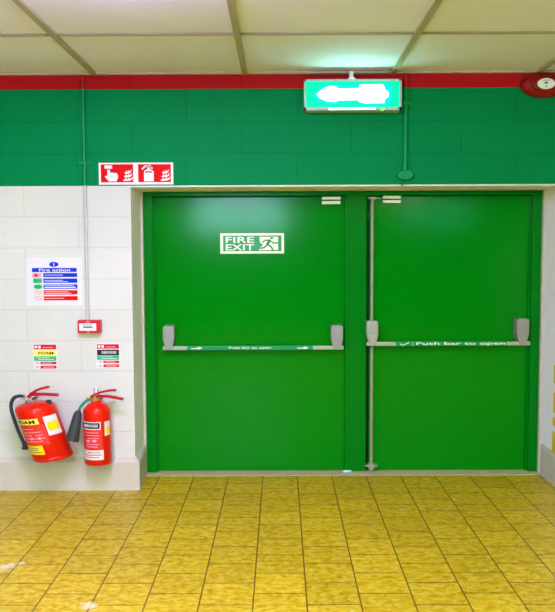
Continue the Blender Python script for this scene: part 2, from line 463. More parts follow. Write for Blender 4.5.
def push_bar(door, x0, x1, py_bar, boxes, text, wl, dy):
    """bar with two end cases; positions in picture units on the leaf"""
    YBAR = YD - 0.07
    zb = at((x0 + x1) / 2, py_bar, YBAR).z
    k = (at(300, 330, YBAR).x - at(290, 330, YBAR).x) / 10
    bx0, bx1 = at(x0, 330, YBAR).x, at(x1, 330, YBAR).x
    bm = bmesh.new(); h = 1.9 * k
    box(bm, bx0, bx1, YBAR - .012, YBAR + .012, zb - h, zb + h, .004)
    bar = put('push_bar', bm, M['alu'], door)
    for (cx0, cx1, cy0, cy1, style, inner) in boxes:
        a, b = at(cx0, 330, YBAR).x, at(cx1, 330, YBAR).x
        zt, zo = at(cx0, cy0, YBAR).z, at(cx0, cy1, YBAR).z
        zm = zo + (zt - zo) * 0.36; w = b - a
        bm = bmesh.new()
        pts = [(a, zt - .012), (a + .012, zt), (b - .012, zt), (b, zt - .012), (b, zm), (b - w * .18, zo + .015), (b - w * .18, zo), (a + w * .18, zo), (a + w * .18, zo + .015), (a, zm)]
        prism(bm, pts, YBAR - .018, YD - YBAR + .018)
        bmesh.ops.bevel(bm, geom=[e for e in bm.edges], offset=.003, segments=1, affect='EDGES')
        # raised cover plate and the lever that carries the bar
        box(bm, a + w * .16, b - w * .16, YBAR - .024, YBAR - .016, zm + .01, zt - .02, .003)
        box(bm, a + w * .25, b - w * .25, YBAR - .026, YBAR - .010, zb - h * .6, zm, .003)
        case = put('end_case', bm, M[style], bar)
    bm = bmesh.new(); sx0, sx1 = at(text[0], 330, YBAR).x, at(text[1], 330, YBAR).x
    box(bm, sx0, sx1, YBAR - .0145, YBAR + .0145, zb - h * 1.12, zb + h * 1.12, .004)
    put('green_sleeve', bm, M['sleeve'], bar)
    bm = bmesh.new()
    for (s, a, b, hh) in wl:
        xa, xb = at(a, 330, YBAR).x, at(b, 330, YBAR).x
        if s == 'tick':
            stroke(bm, [(xa, zb), (xa + (xb - xa) * .3, zb - hh * k * .7), (xb, zb + hh * k * .8)], .006, YBAR - .0165, .002)
        elif s == 'arrow':
            z = hh * k
            prism(bm, [(xa, zb - z * .5), (xa + (xb - xa) * .6, zb - z * .5), (xa + (xb - xa) * .6, zb - z), (xb, zb + z * .2), (xa + (xb - xa) * .6, zb + z), (xa + (xb - xa) * .5, zb + z * .2), (xa, zb + z * .1)], YBAR - .0165, .002)
        elif s == 'dots':
            for q in (-1, 0, 1): prism(bm, ell((xa + xb) / 2, zb + q * hh * k * .7, .004, .003, 8), YBAR - .0165, .002)
        else:
            merge(bm, text_bm(s, xa, xb, zb - hh * k * .95, zb + hh * k * .95, YBAR - .0165, .002, .02))
    put('lettering', bm, M['whiteprint'], bar)
    return bar


def leaf(name, px0, px1, label):
    bm = bmesh.new()
    box(bm, X(px0, 330, YD), X(px1, 330, YD), YD, YD + .045, ZLB, ZLT, .004)
    return struct(put(name, bm, M['door']), label)


d1 = leaf('door_1', 156.5, 344.6, 'left green gloss door leaf carrying the fire exit sign'); d1['category'] = 'door'
push_bar(d1, 162.5, 343.5, 347.8, [(163, 174.5, 325.5, 347, 'case', 1), (331, 342.8, 325, 347.5, 'case', 0)], (187, 313),
         [('arrow', 191, 203, 1.5), ('Push bar to open', 229, 271, 1.35), ('arrow', 297, 309, 1.5)], 0)
d2 = leaf('door_2', 369.0, 529.0, 'right green gloss door leaf with the tall vertical bolt rod'); d2['category'] = 'door'
push_bar(d2, 366.5, 530, 343.6, [(366.3, 378, 320.5, 343, 'chrome', 1), (516, 528.5, 318.5, 342, 'case', 0)], (395.5, 506.5),
         [('tick', 400, 409, 2.0), ('dots', 411.5, 413.5, 2.0), ('Push bar to open', 416, 505, 2.0)], 0)
# vertical bolt rod on the right leaf
YR = YD - .028
bm = bmesh.new(); xr = at(371.8, 330, YR).x; rr = 1.75 * KD
tube(bm, [(xr, YR, .012), (xr, YR, ZLT - .02)], rr, 14, False)
rod = put('bolt_rod', bm, M['rod'], d2, True)
bm = bmesh.new(); zb = at(371, 465.5, YR).z
box(bm, xr - .045, xr + .045, YR - .012, YD, zb - .008, zb + .008, .003)
box(bm, xr - .02, xr + .02, YR - .018, YD, zb - .024, zb + .018, .004); put('rod_guide', bm, M['rod'], rod)
bm = bmesh.new(); box(bm, xr - .03, xr + .03, YR - .014, YD, ZLT - .022, ZLT - .006, .003)
box(bm, xr + .02, xr + .10, YR - .006, YD, ZLT - .018, ZLT - .010, .002); put('top_bracket', bm, M['alu'], rod)
bm = bmesh.new(); box(bm, xr - .035, xr - .015, YD - .012, YD, at(369, 218, YD).z, at(369, 213, YD).z, .003); put('rod_clip', bm, M['frame'], rod)
# pairs of white alarm contacts, half on the leaf and half on the frame
for i, (xa, xb, y0, y1, y2, y3, lab) in enumerate(((322, 340.5, 197.0, 199.6, 201.2, 204.0, 'pair of white door contacts above the left leaf'),
                                                   (383, 400.5, 196.0, 198.8, 200.2, 203.0, 'pair of white door contacts above the right leaf, beside the bolt rod'))):
    P = Panel('door_contact', lab, 'door contact', (xa + xb) / 2, (y1 + y2) / 2, YF)
    bm = bmesh.new(); a = P.L(xa, y1); b = P.L(xb, y0); box(bm, a[0], b[0], -.018, .012, a[1], b[1], .002); put('magnet', bm, M['white'], P.root)
    bm = bmesh.new(); a = P.L(xa, y3); b = P.L(xb, y2); box(bm, a[0], b[0], -.018, YD - YF, a[1], b[1], .002); put('sensor', bm, M['white'], P.root)

# ------------------------------------------------------------------ signs
T = .0012
# FIRE EXIT on the left leaf
P = Panel('fire_exit_sign', 'green and cream rectangular fire exit sign on the left door leaf', 'sign', 252.2, 243.2, YD)
bm = bmesh.new(); P.rect(bm, 220.3, 233.2, 284, 253.6, .004, .004); put('board', bm, M['lume'], P.root)
bm = bmesh.new(); P.rect(bm, 223.2, 235.6, 281.4, 251.2, .0055, .0018); put('green_field', bm, M['sgreen'], P.root)
bm = bmesh.new(); P.text(bm, 'FIRE', 225.8, 236.8, 254.2, 242.8, .0075, .0022, .012); P.text(bm, 'EXIT', 225.8, 244.2, 254.2, 250.4, .0075, .0022, .012); put('lettering', bm, M['lume'], P.root)
bm = bmesh.new(); P.poly(bm, [(259.5, 236.8), (278.2, 236.8), (278.2, 250.2), (259, 250.2), (259.4, 248), (263, 245), (260, 242.5)], .0075, .0022); put('doorway_pictogram', bm, M['lume'], P.root)
bm = bmesh.new(); D = .0095
P.ell(bm, 271.8, 238.3, 1.5, 1.1, D, .0022)
P.stroke(bm, [(269.5, 240.6), (267.4, 244.3)], 2.6, D, .0022)
P.stroke(bm, [(267.4, 244.6), (270.8, 246.6), (272.8, 249.6)], 1.5, D, .0022)
P.stroke(bm, [(267, 244.8), (264.4, 247.6), (260.0, 248.4)], 1.5, D, .0022)
P.stroke(bm, [(269.5, 240.6), (265.3, 240.2), (262.4, 242.6)], 1.2, D, .0022)
P.stroke(bm, [(270, 240.6), (273.4, 243.2), (278, 243)], 1.2, D, .0022)
put('running_figure', bm, M['sgreen'], P.root)

# call point and extinguisher signs above the corner of the doorway
def flames(P, bm, x, y, d):
    for i in range(3):
        yy = y - i * 3.6
        w = 1.0 - .16 * i
        P.poly(bm, [(x - 4.2 * w, yy + 1.5), (x - 4.8 * w, yy + .2), (x - 3.2 * w, yy - .2), (x - 1.6 * w, yy - 2.4), (x - 1.9 * w, yy - .4), (x - .2 * w, yy - .6), (x + 1.4 * w, yy - 2.9), (x + 1.2 * w, yy - .7), (x + 2.8 * w, yy - .9), (x + 4.8 * w, yy - 3.0), (x + 4.4 * w, yy - .4), (x + 2.0 * w, yy + 1.0), (x - 1 * w, yy + 1.3)], d, .0016)
P = Panel('fire_equipment_sign', 'double red and white sign with call point and extinguisher pictograms at doorway corner', 'sign', 136, 173.5, YW)
bm = bmesh.new(); P.rect(bm, 98.9, 162.7, 173.3, 184.6, .004, .004); put('board', bm, M['whiteprint'], P.root)
bm = bmesh.new(); P.rect(bm, 101, 164.3, 133.3, 182.3, .0055, .0017); put('red_panel', bm, M['red'], P.root)
bm = bmesh.new(); P.rect(bm, 138.3, 164.3, 171, 182.3, .0055, .0017); put('red_panel', bm, M['red'], P.root)
bm = bmesh.new(); D = .0075
P.rect(bm, 104.8, 165.4, 112.4, 168.6, D, .0018)
P.poly(bm, [(105, 176.4), (106.6, 175.6), (107.6, 176.6), (107.6, 169.6), (110.2, 169.6), (110.4, 173), (112.4, 172.2), (114, 173.2), (116, 172.8), (118, 174.6), (118.2, 178), (116.4, 181.4), (109.2, 181.4), (107, 179.2)], D, .0018)
put('pressing_hand_pictogram', bm, M['whiteprint'], P.root)
bm = bmesh.new()
P.poly(bm, [(144.2, 172.2), (145, 170.6), (147.5, 169.6), (150.5, 169.6), (153.2, 170.8), (153.8, 172.2), (153.8, 181.4), (144.2, 181.4)], D, .0018)
P.stroke(bm, [(142.6, 169), (145.6, 166.2), (149, 166.6), (152.2, 168.4)], 1.7, D, .0018); P.rect(bm, 147.4, 165.2, 151, 170, D, .0018)
put('extinguisher_pictogram', bm, M['whiteprint'], P.root)
for fx in (128.2, 165.6): bm = bmesh.new(); flames(P, bm, fx, 179.6, D); put('flames_pictogram', bm, M['whiteprint'], P.root)
bm = bmesh.new(); P.rect(bm, 145.6, 171.4, 152.4, 172.8, .009, .0016); put('pictogram_band', bm, M['red'], P.root)

# fire action notice
P = Panel('fire_action_notice', 'white laminated fire action notice with blue and red rows on the white wall', 'notice', 54.5, 281, YW)
bm = bmesh.new(); P.rect(bm, 26.2, 257.5, 82.2, 305.5, .002, .002); put('sheet', bm, M['paper'], P.root)
bm = bmesh.new(); D = .0035
P.ell(bm, 54.3, 264.4, 4.7, 2.5, D, T)
P.rect(bm, 32.4, 268, 77, 272, D, T)
put('blue_heading', bm, M['blue'], P.root)
for (a, b, nm, mm) in ((273.1, 277.1, 'blue_row', 'blue'), (278.5, 282.9, 'blue_row', 'blue'), (284.4, 288.8, 'blue_row', 'blue'), (290.2, 294.6, 'red_row', 'red'), (296.1, 300.4, 'red_row', 'red')):
    bm = bmesh.new(); P.rect(bm, 43.5, a, 77.4, b, D, T); put(nm, bm, M[mm], P.root)
bm = bmesh.new(); P.rect(bm, 32.6, 273.3, 41.6, 277.2, D, T); put('red_symbol', bm, M['pink'], P.root)
bm = bmesh.new(); P.rect(bm, 34.6, 274, 38, 276.4, D + .0012, T); put('symbol_mark', bm, M['crimson'], P.root)
bm = bmesh.new(); P.rect(bm, 33.4, 278.3, 42, 283, D, T); P.ell(bm, 38, 286.6, 4.4, 2.4, D, T); put('green_symbols', bm, M['mint'], P.root)
bm = bmesh.new(); P.rect(bm, 35.2, 279.2, 36.6, 282.2, D + .0012, T); put('door_mark', bm, M['sgreen'], P.root)
bm = bmesh.new(); P.stroke(bm, [(36, 286.4), (38, 287.2), (40, 286)], .9, D + .0012, T); put('arrow_mark', bm, M['sgreen'], P.root)
bm = bmesh.new()
for cy in (292.4, 298.2):
    c = [(38 + 3.8 * math.cos(i * PI / 8), cy + 1.8 * math.sin(i * PI / 8)) for i in range(17)]
    P.stroke(bm, c, .55, D, T); P.stroke(bm, [(35.6, cy - 1.1), (40.4, cy + 1.1)], .5, D, T)
put('prohibition_symbols', bm, M['pink'], P.root)
bm = bmesh.new(); P.text(bm, 'Fire action', 39.5, 268.7, 70.5, 271.4, D + .0014, T, .01); P.text(bm, 'i', 54, 262.9, 54.9, 266, D + .0014, T, .02)
for (y, x1) in ((275.1, 63), (280.3, 63), (281.7, 68), (285.4, 74), (291.8, 68), (293.3, 71), (298.3, 64)): P.rect(bm, 44.6, y - .22, x1, y + .22, D + .0014, T)
P.rect(bm, 44.6, 286.8, 75.6, 287.9, D + .0014, T)
put('lettering', bm, M['whiteprint'], P.root)


# two small extinguisher id signs
def id_sign(x0, x1, y0, y1, band, bandtxt, word, label):
    P = Panel('extinguisher_id_sign', label, 'sign', (x0 + x1) / 2, (y0 + y1) / 2, YW, 'extinguisher identification signs')
    s = (y1 - y0) / 26; w = x1 - x0
    yy = lambda v: y0 + v * s
    bm = bmesh.new(); P.rect(bm, x0 - .7, y0 - .6, x1 + .7, y1 + .6, .002, .002); put('board', bm, M['paper'], P.root)
    D = .0035
    for (q, a_, b_) in ((0, 0, 5), (.28, 18.6, 21.2), (.28, 22.8, 25.8)):
        bm = bmesh.new(); P.rect(bm, x0 + w * q, yy(a_), x1, yy(b_), D, T); put('red_band', bm, M['crimson'], P.root)
    bm = bmesh.new(); P.rect(bm, x0, yy(6.2 if band == 'black' else 6), x1, yy(12.3), D, T); put('agent_band', bm, M[band], P.root)
    bm = bmesh.new(); P.rect(bm, x0, yy(12.6), x1, yy(17.6), D, T); put('green_band', bm, M['mint'], P.root)
    bm = bmesh.new(); P.text(bm, word, x0 + w * .2, yy(7.8), x1 - w * .12, yy(10.6), D + .0014, T, .02); put('agent_lettering', bm, M[bandtxt], P.root)
    bm = bmesh.new(); P.ell(bm, x0 + 2.2, yy(2.4), 1.5, 1.5 * s, D + .0014, T); P.rect(bm, x0 + 4.6, yy(1), x0 + 7, yy(4), D + .0014, T)
    for (a, b, c) in ((3, .4, .85), (14.2, .1, .7), (16, .2, .9), (19.9, .35, .8), (24.3, .4, .9)): P.rect(bm, x0 + w * b, yy(a) - .2, x0 + w * c, yy(a) + .2, D + .0014, T)
    put('lettering', bm, M['whiteprint'], P.root)
    bm = bmesh.new(); P.ell(bm, x0 + 3.2, yy(19.8), 1.8, 1, D, T); P.ell(bm, x0 + 3.2, yy(24.2), 1.8, 1, D, T); put('small_symbols', bm, M['pink'], P.root)
id_sign(34.2, 56.4, 344.6, 368.6, 'pyellow', 'black', 'FOAM', 'small extinguisher sign with a yellow foam band, above the tilted extinguisher')
id_sign(97.2, 119.2, 344.2, 367.2, 'black', 'whiteprint', 'CARBON DIOXIDE', 'small extinguisher sign with a black band, above the slim upright extinguisher')

# ------------------------------------------------------------------ manual call point
P = Panel('fire_alarm_call_point', 'red break glass call point at the foot of the wall conduit', 'call point', 91, 326, YW)
bm = bmesh.new(); a = P.L(79.8, 332.3); b = P.L(102, 319.6); box(bm, a[0], b[0], -.055, .004, a[1], b[1], .004); put('housing', bm, M['callred'], P.root)
bm = bmesh.new(); a = P.L(81.4, 329.9); b = P.L(98.2, 322.6); box(bm, a[0], b[0], -.058, -.054, a[1], b[1], .0015); put('glass_label', bm, M['paper'], P.root)
bm = bmesh.new(); P.rect(bm, 85.5, 325.6, 94.5, 327, .0605, .0025); P.rect(bm, 84.6, 323.9, 94.2, 324.4, .0605, .0025); put('print', bm, M['grey'], P.root)
bm = bmesh.new(); P.rect(bm, 88, 320.8, 92.2, 321.7, .0565, .002); P.ell(bm, 90.2, 331, 1.1, .7, .0565, .002); put('small_marks', bm, M['pink'], P.root)

# ------------------------------------------------------------------ conduits
zt, zg, zb = ZC - .003, ZGRN, at(88, 320, YW).z
xc = at(85.6, 200, YW).x; r = 1.9 * KW; yc = YW - r * .9
t = thing('wall_conduit', 'surface conduit dropping to the call point, green above and white below', 'conduit', (xc, YW, zb))
bm = bmesh.new(); tube(bm, [(0, -r * .9, zg - zb), (0, -r * .9, ZRED - zb)], r, 14, False); put('green_length', bm, M['greenpaint'], t, True)
bm = bmesh.new(); tube(bm, [(0, -r * .9, .001), (0, -r * .9, zg - zb)], r * .95, 14, False); put('white_length', bm, M['conduit_white'], t, True)
bm = bmesh.new(); tube(bm, [(0, -r * .9, ZRED - zb), (0, -r * .9, zt - zb)], r, 14, False); put('red_length', bm, M['bandred'], t, True)
bm = bmesh.new(); z = at(85, 163.5, YW).z - zb; box(bm, -.042, .042, -.012, 0, z - .012, z + .012, .003); box(bm, -r * 1.2, r * 1.2, -r * 2.2, 0, z - .012, z + .012, .003); put('saddle_clip', bm, M['greenpaint'], t)
xc = at(405.2, 130, YW).x; zb = at(405, 175.5, YW).z
t = thing('wall_conduit', 'green painted conduit ending in a round box above the right door', 'conduit', (xc, YW, zb))
r = 2.3 * KW
bm = bmesh.new(); tube(bm, [(0, -r * .9, 0), (0, -r * .9, ZRED - zb)], r, 14, False); put('green_length', bm, M['greenpaint'], t, True)
bm = bmesh.new(); tube(bm, [(0, -r * .9, ZRED - zb), (0, -r * .9, zt - zb)], r, 14, False); put('red_length', bm, M['bandred'], t, True)
bm = bmesh.new(); lathe(bm, [(4.9 * KW, 0), (5.1 * KW, .026), (4.5 * KW, .034), (0.0, .036)], 28, 0, 0, 'Y', 1.6); put('junction_box', bm, M['greenpaint'], t, True)
bm = bmesh.new(); z1 = at(402, 186, YW).z - zb; tube(bm, [(-.014, -.008, -.03), (-.02, -.01, (z1) * .6), (-.018, -.008, z1)], .006, 8); put('cable_tail', bm, M['frame'], t, True)
bm = bmesh.new(); z = at(405, 104, YW).z - zb; box(bm, -.04, .04, -.012, 0, z - .011, z + .011, .003); box(bm, -r * 1.2, r * 1.2, -r * 2.1, 0, z - .011, z + .011, .003); put('saddle_clip', bm, M['greenpaint'], t)

# ------------------------------------------------------------------ lit exit box
YE = YW - .11
P = Panel('emergency_exit_light', 'glowing green exit light box with white arrow under the ceiling', 'exit light', 352.5, 95, YE)
bm = bmesh.new()
a = P.L(304.2, 110.0); b = P.L(401.2, 79.8)
box(bm, a[0], b[0], .0, .11, a[1], b[1], .006)
put('housing', bm, M['exitbox'], P.root)
bm = bmesh.new(); P.rect(bm, 303.9, 79.4, 401.5, 81.2, .008, .02); P.rect(bm, 303.9, 107.4, 401.5, 110.4, .008, .02); P.rect(bm, 303.9, 79.4, 306, 110.4, .008, .02); P.rect(bm, 399.2, 79.4, 401.5, 110.4, .008, .02)
put('bezel', bm, M['exitbox'], P.root)
bm = bmesh.new(); P.rect(bm, 305.8, 81, 399.4, 107.6, .003, .003); put('face', bm, M['exitface'], P.root)
bm = bmesh.new()
P.poly(bm, [(313.5, 95), (318, 88.5), (330, 84.5), (356, 86.5), (362, 83.4), (386, 83.4), (391, 88), (391.5, 100), (387, 105), (362, 105), (356, 101.5), (330, 104.5), (318, 101)], .0045, .0016)
put('pictogram_glare', bm, M['exithalo'], P.root)  # cyan glare round the lit pictogram, modelled as a flat halo
bm = bmesh.new()
P.poly(bm, [(316.8, 94.6), (322, 89.5), (330, 86.2), (336, 86.4), (338, 88.8), (359, 88.6), (359.6, 85.6), (364, 84.8), (382, 84.8), (384, 87), (384.6, 90), (388.2, 92), (388.4, 96.5), (385, 99), (383.8, 103), (366, 103.4), (360, 102.2), (358, 100), (338, 100.2), (335, 101.8), (328, 101.4), (321, 98.6)], .0065, .0022)
put('arrow_and_doorway', bm, M['exitwhite'], P.root)  # outline swollen so the bloom of the lit symbols is part of the shape
bm = bmesh.new(); P.rect(bm, 329, 108.2, 375, 109.6, .0095, .002); put('lower_light_strip', bm, M['exitwhite'], P.root)
bm = bmesh.new(); c = P.L(382.3, 109.4); bmesh.ops.create_uvsphere(bm, u_segments=12, v_segments=8, radius=.010, matrix=Matrix.Translation((c[0], -.008, c[1]))); put('status_led', bm, M['led'], P.root, True)
bm = bmesh.new(); c = P.L(352, 79.8); tube(bm, [(c[0], .05, c[1]), (c[0], .05, ZC - P.o.z)], .014, 12, False); c2 = P.L(352, 78.2); lathe(bm, [(.024, c[1] - .002), (.024, c[1] + .012), (.012, c[1] + .02)], 20, c[0], .02); put('ceiling_stem', bm, M['white'], P.root, True)

# ------------------------------------------------------------------ alarm sounder
P = Panel('fire_alarm_sounder', 'round red wall sounder with a white centre disc under the ceiling', 'alarm sounder', 542.6, 85.9, YW)
k = P.k
bm = bmesh.new(); lathe(bm, [(11.8 * k, 0), (12.4 * k, .012), (12.2 * k, .03), (11.2 * k, .045), (9.4 * k, .056), (8.2 * k, .060), (7.9 * k, .056), (7.2 * k, .056), (7.0 * k, .064), (5.9 * k, .068), (0, .069)], 56, 0, 0, 'Y', 1.84)
put('housing', bm, M['sounder'], P.root, True)
bm = bmesh.new(); lathe(bm, [(5.3 * k, .066), (5.3 * k, .071), (0, .0715)], 40, 0, 0, 'Y', 1.65); put('centre_disc', bm, M['white'], P.root, True)
bm = bmesh.new(); P.ell(bm, 542.4, 85.2, 1.8, 1.0, .0735, .003); P.rect(bm, 538.9, 82.4, 545.9, 82.9, .0735, .003); put('disc_marks', bm, M['grey'], P.root)
bm = bmesh.new(); P.poly(bm, [(541.4, 89.2), (542.6, 87.6), (543.8, 89.2)], .0735, .003); put('red_mark', bm, M['red'], P.root)
bm = bmesh.new()
for i in range(5): c = (math.cos(PI + (i - 2) * .22) * 15.2, math.sin(PI + (i - 2) * .22) * 9.2); P.ell(bm, 542.6 + c[0], 85.9 - c[1], .8, .5, .052, .004)
put('sound_slots', bm, M['white'], P.root)


# ------------------------------------------------------------------ extinguishers
class Ext:
    def __init__(s, name, label, bx, by, ux, uy, Rp, tilt_scale=1.0):
        s.R = Rp; s.y = YW
        k0 = (at(bx + 10, by, YW).x - at(bx - 10, by, YW).x) / 20
        s.yc = YW - Rp * k0 - .03
        s.k = (at(bx + 10, by, s.yc).x - at(bx - 10, by, s.yc).x) / 20
        s.base = at(bx, by, s.yc); s.bx, s.by = bx, by
        s.ux, s.uy = ux, uy           # ux: direction of the width, uy: direction of the axis (right, up)
        s.det = ux[0] * uy[1] - ux[1] * uy[0]
        s.root = thing(name, label, 'fire extinguisher', s.base)
    def inv(s, px, py):
        dx, dy = px - s.bx, s.by - py
        return ((dx * s.uy[1] - dy * s.uy[0]) / s.det, (s.ux[0] * dy - s.ux[1] * dx) / s.det)
    def W(s, u, v, w):
        return Vector(((s.ux[0] * u + s.uy[0] * v) * s.k, -w * s.k, (s.ux[1] * u + s.uy[1] * v) * s.k))
    def P(s, px, py, w):                 # local: x=u, y=w (towards the room), z=v
        q = (at(px, py, s.yc - w * s.k) - s.base) / s.k
        return ((q.x * s.uy[1] - q.z * s.uy[0]) / s.det, w, (s.ux[0] * q.z - s.ux[1] * q.x) / s.det)
    def put(s, name, bm, m, parent=None, smooth=True):
        for v in bm.verts: v.co = s.W(v.co.x, v.co.z, v.co.y)
        return put(name, bm, m, parent or s.root, smooth)
    def label(s, name, u0, u1, v0, v1, m, e=.15, parent=None):
        n = 12; bm = bmesh.new(); Rr = s.R + e
        a0, a1 = math.asin(max(-.999, u0 / s.R)), math.asin(min(.999, u1 / s.R))
        g = []
        for i in range(n + 1):
            a = a0 + (a1 - a0) * i / n
            g.append([bm.verts.new((rr * math.sin(a), rr * math.cos(a), v)) for rr, v in ((Rr, v0), (Rr, v1), (s.R - .1, v1), (s.R - .1, v0))])
        for A, B in zip(g, g[1:]):
            for q in range(4): bm.faces.new((A[q], A[(q + 1) % 4], B[(q + 1) % 4], B[q]))
        bm.faces.new(g[0]); bm.faces.new(g[-1][::-1])
        return s.put(name, bm, m, parent)
    def bar(s, bm, u0, u1, v0, v1, e=.4):
        n = 8; a0, a1 = math.asin(u0 / s.R), math.asin(u1 / s.R); g = []
        for i in range(n + 1):
            a = a0 + (a1 - a0) * i / n
            g.append([bm.verts.new((rr * math.sin(a), rr * math.cos(a), v)) for rr, v in ((s.R + e, v0), (s.R + e, v1), (s.R, v1), (s.R, v0))])
        for A, B in zip(g, g[1:]):
            for q in range(4): bm.faces.new((A[q], A[(q + 1) % 4], B[(q + 1) % 4], B[q]))
        bm.faces.new(g[0]); bm.faces.new(g[-1][::-1])
    def text(s, bm, txt, u0, u1, v0, v1, e=.45, heavy=.02):
        a0, a1 = math.asin(u0 / s.R), math.asin(u1 / s.R)
        b = text_bm(txt, a0, a1, v0, v1, 0, 1, heavy)
        bmesh.ops.triangulate(b, faces=b.faces)
        bmesh.ops.subdivide_edges(b, edges=[e_ for e_ in b.edges if abs(e_.verts[0].co.x - e_.verts[1].co.x) > .06], cuts=3, use_grid_fill=False)
        bmesh.ops.triangulate(b, faces=b.faces)
        for v in b.verts:
            rr = s.R + e - v.co.y * .2; a = v.co.x
            v.co = Vector((rr * math.sin(a), rr * math.cos(a), v.co.z))
        merge(bm, b)


def lever(E, bm, pts, w, th):
    """a flat pressed-steel handle: a U channel following points (u,w,v)"""
    P = [Vector(p) for p in pts]; rings = []
    for i, p in enumerate(P):
        d = (P[min(i + 1, len(P) - 1)] - P[max(i - 1, 0)]).normalized(); n = Vector((-d.z, 0, d.x))
        y = Vector((0, 1, 0))
        rings.append([bm.verts.new(p + y * a + n * b) for a, b in ((-w, -th), (w, -th), (w, th * .6), (w * .6, th), (-w * .6, th), (-w, th * .6))])
    for A, B in zip(rings, rings[1:]):
        for q in range(6): bm.faces.new((A[q], A[(q + 1) % 6], B[(q + 1) % 6], B[q]))
    bm.faces.new(rings[0][::-1]); bm.faces.new(rings[-1])


# --- the big tilted one
E = Ext('foam_fire_extinguisher', 'large red extinguisher leaning on its bracket, yellow foam label and black hose', 53.9, 457.5, (.992, .11), (-.322, .947), 19.6)
bm = bmesh.new(); Rr = E.R
lathe(bm, [(Rr * .86, 0), (Rr * .97, .6), (Rr * 1.0, 1.6), (Rr * 1.0, 3.6), (Rr * .975, 4.3), (Rr * 1.0, 5.0), (Rr, 52.5), (Rr * .985, 54.5), (Rr * .9, 56.6), (Rr * .7, 58.2), (Rr * .4, 59.2), (Rr * .2, 59.6)], 56)
E.put('cylinder', bm, M['redenamel'])
bm = bmesh.new(); u, v = E.inv(28, 400); u = -4
lathe(bm, [(4.0, 59), (4.0, 61.2), (3.0, 61.6), (3.2, 66.5), (2.6, 68)], 20, u, 0); tube(bm, [(u, 0, 64.5), (u - 7, 1, 65.5)], [2.2, 1.8], 12, False)
lathe(bm, [(2.2, 2.2), (2.4, 4.6), (1.8, 5.2)], 16, u, 63.8, 'Y'); bmv = bm
for vtx in bm.verts:
    if vtx.co.y < -2: vtx.co.y = -vtx.co.y
valve = E.put('valve', bm, M['silver'])
bm = bmesh.new(); lever(E, bm, [E.P(25, 398, 1), E.P(32, 394.5, 1), E.P(44, 394, 1), E.P(52, 394.4, 1), E.P(58.3, 394.8, 1)], 2.6, 1.3); E.put('carry_handle', bm, M['redlever'])
bm = bmesh.new(); lever(E, bm, [E.P(27, 397.5, 1.3), E.P(31, 393.4, 1.3), E.P(36, 390.4, 1.3), E.P(42, 388.2, 1.3), E.P(49, 386.6, 1.3)], 2.2, 1.1)
tube(bm, [E.P(28, 398, 2), E.P(36, 391.5, 2)], 1.2, 8, False); E.put('squeeze_lever', bm, M['redlever'])
bm = bmesh.new(); u, v = E.inv(51.2, 399)
lathe(bm, [(2.6, v - 3.5), (2.6, v - .2), (1.7, v + .6)], 16, u, 4); E.put('pressure_cap', bm, M['horn'])
bm = bmesh.new()
tube(bm, [E.P(23.5, 396.4, 1), E.P(19, 396, 2), E.P(14, 398, 3), E.P(11.2, 403.5, 3.5), E.P(11.6, 411, 4), E.P(14.4, 420, 4), E.P(18.4, 431, 4), E.P(22.4, 440, 4), E.P(25, 446.5, 5)], 1.75, 12)
hose = E.put('hose', bm, M['rubber'])
bm = bmesh.new()
tube(bm, [E.P(23.2, 441, 4.6), E.P(25, 445, 5), E.P(25.6, 449.4, 5)], [1.7, 2.6, 1.9], 12, False); tube(bm, [E.P(22.2, 448.4, 5), E.P(28.6, 447.4, 6)], 1.3, 10, False); E.put('nozzle', bm, M['rubber'], hose)
E.label('yellow_name_label', -19.0, 5.2, 39.6, 45.4, M['pyellow'])
bm = bmesh.new(); E.text(bm, 'FOAM', -16.5, 1.6, 40.6, 44.4); E.put('name_lettering', bm, M['black'])
E.label('red_instruction_label', -18.8, 8.4, 18.5, 38.6, M['redlabel'])
bm = bmesh.new()
for (u0, u1, v) in ((-15, -2, 35), (-13.5, 4, 31.5), (-13.5, -6, 28.5), (-2, 5, 28.5), (-14, 6, 25), (-14, 3, 22)): E.bar(bm, u0, u1, v, v + .7)
for (uu, vv) in ((-9, 25.5), (-1, 25.5)): E.text(bm, 'o', uu, uu + 3.5, vv - 1.4, vv + 1.4, .45, .1)
E.put('instruction_print', bm, M['pink'])
E.label('yellow_lower_label', -18.2, .6, 8.8, 18.0, M['yellow'])
bm = bmesh.new()
for (u0, u1, v) in ((-15.5, -3, 15.5), (-15.5, -5, 13.4), (-15.5, -2, 11)): E.bar(bm, u0, u1, v, v + .6)
E.put('lower_print', bm, M['grey'])
E.label('white_service_label', 9.8, 19.0, 26.5, 46, M['paper'])
E.label('yellow_service_panel', 11.0, 18.6, 31, 40, M['yellow'], .25)
bm = bmesh.new(); box(bm, -6, 6, -E.R - 4, -E.R + .6, 30, 48, .5); E.put('wall_bracket', bm, M['rubber']); bm = bmesh.new(); box(bm, -5.5, -2.5, -E.R - 4, -3, 59.8, 61.2, .3); E.put('neck_hook', bm, M['rubber'])

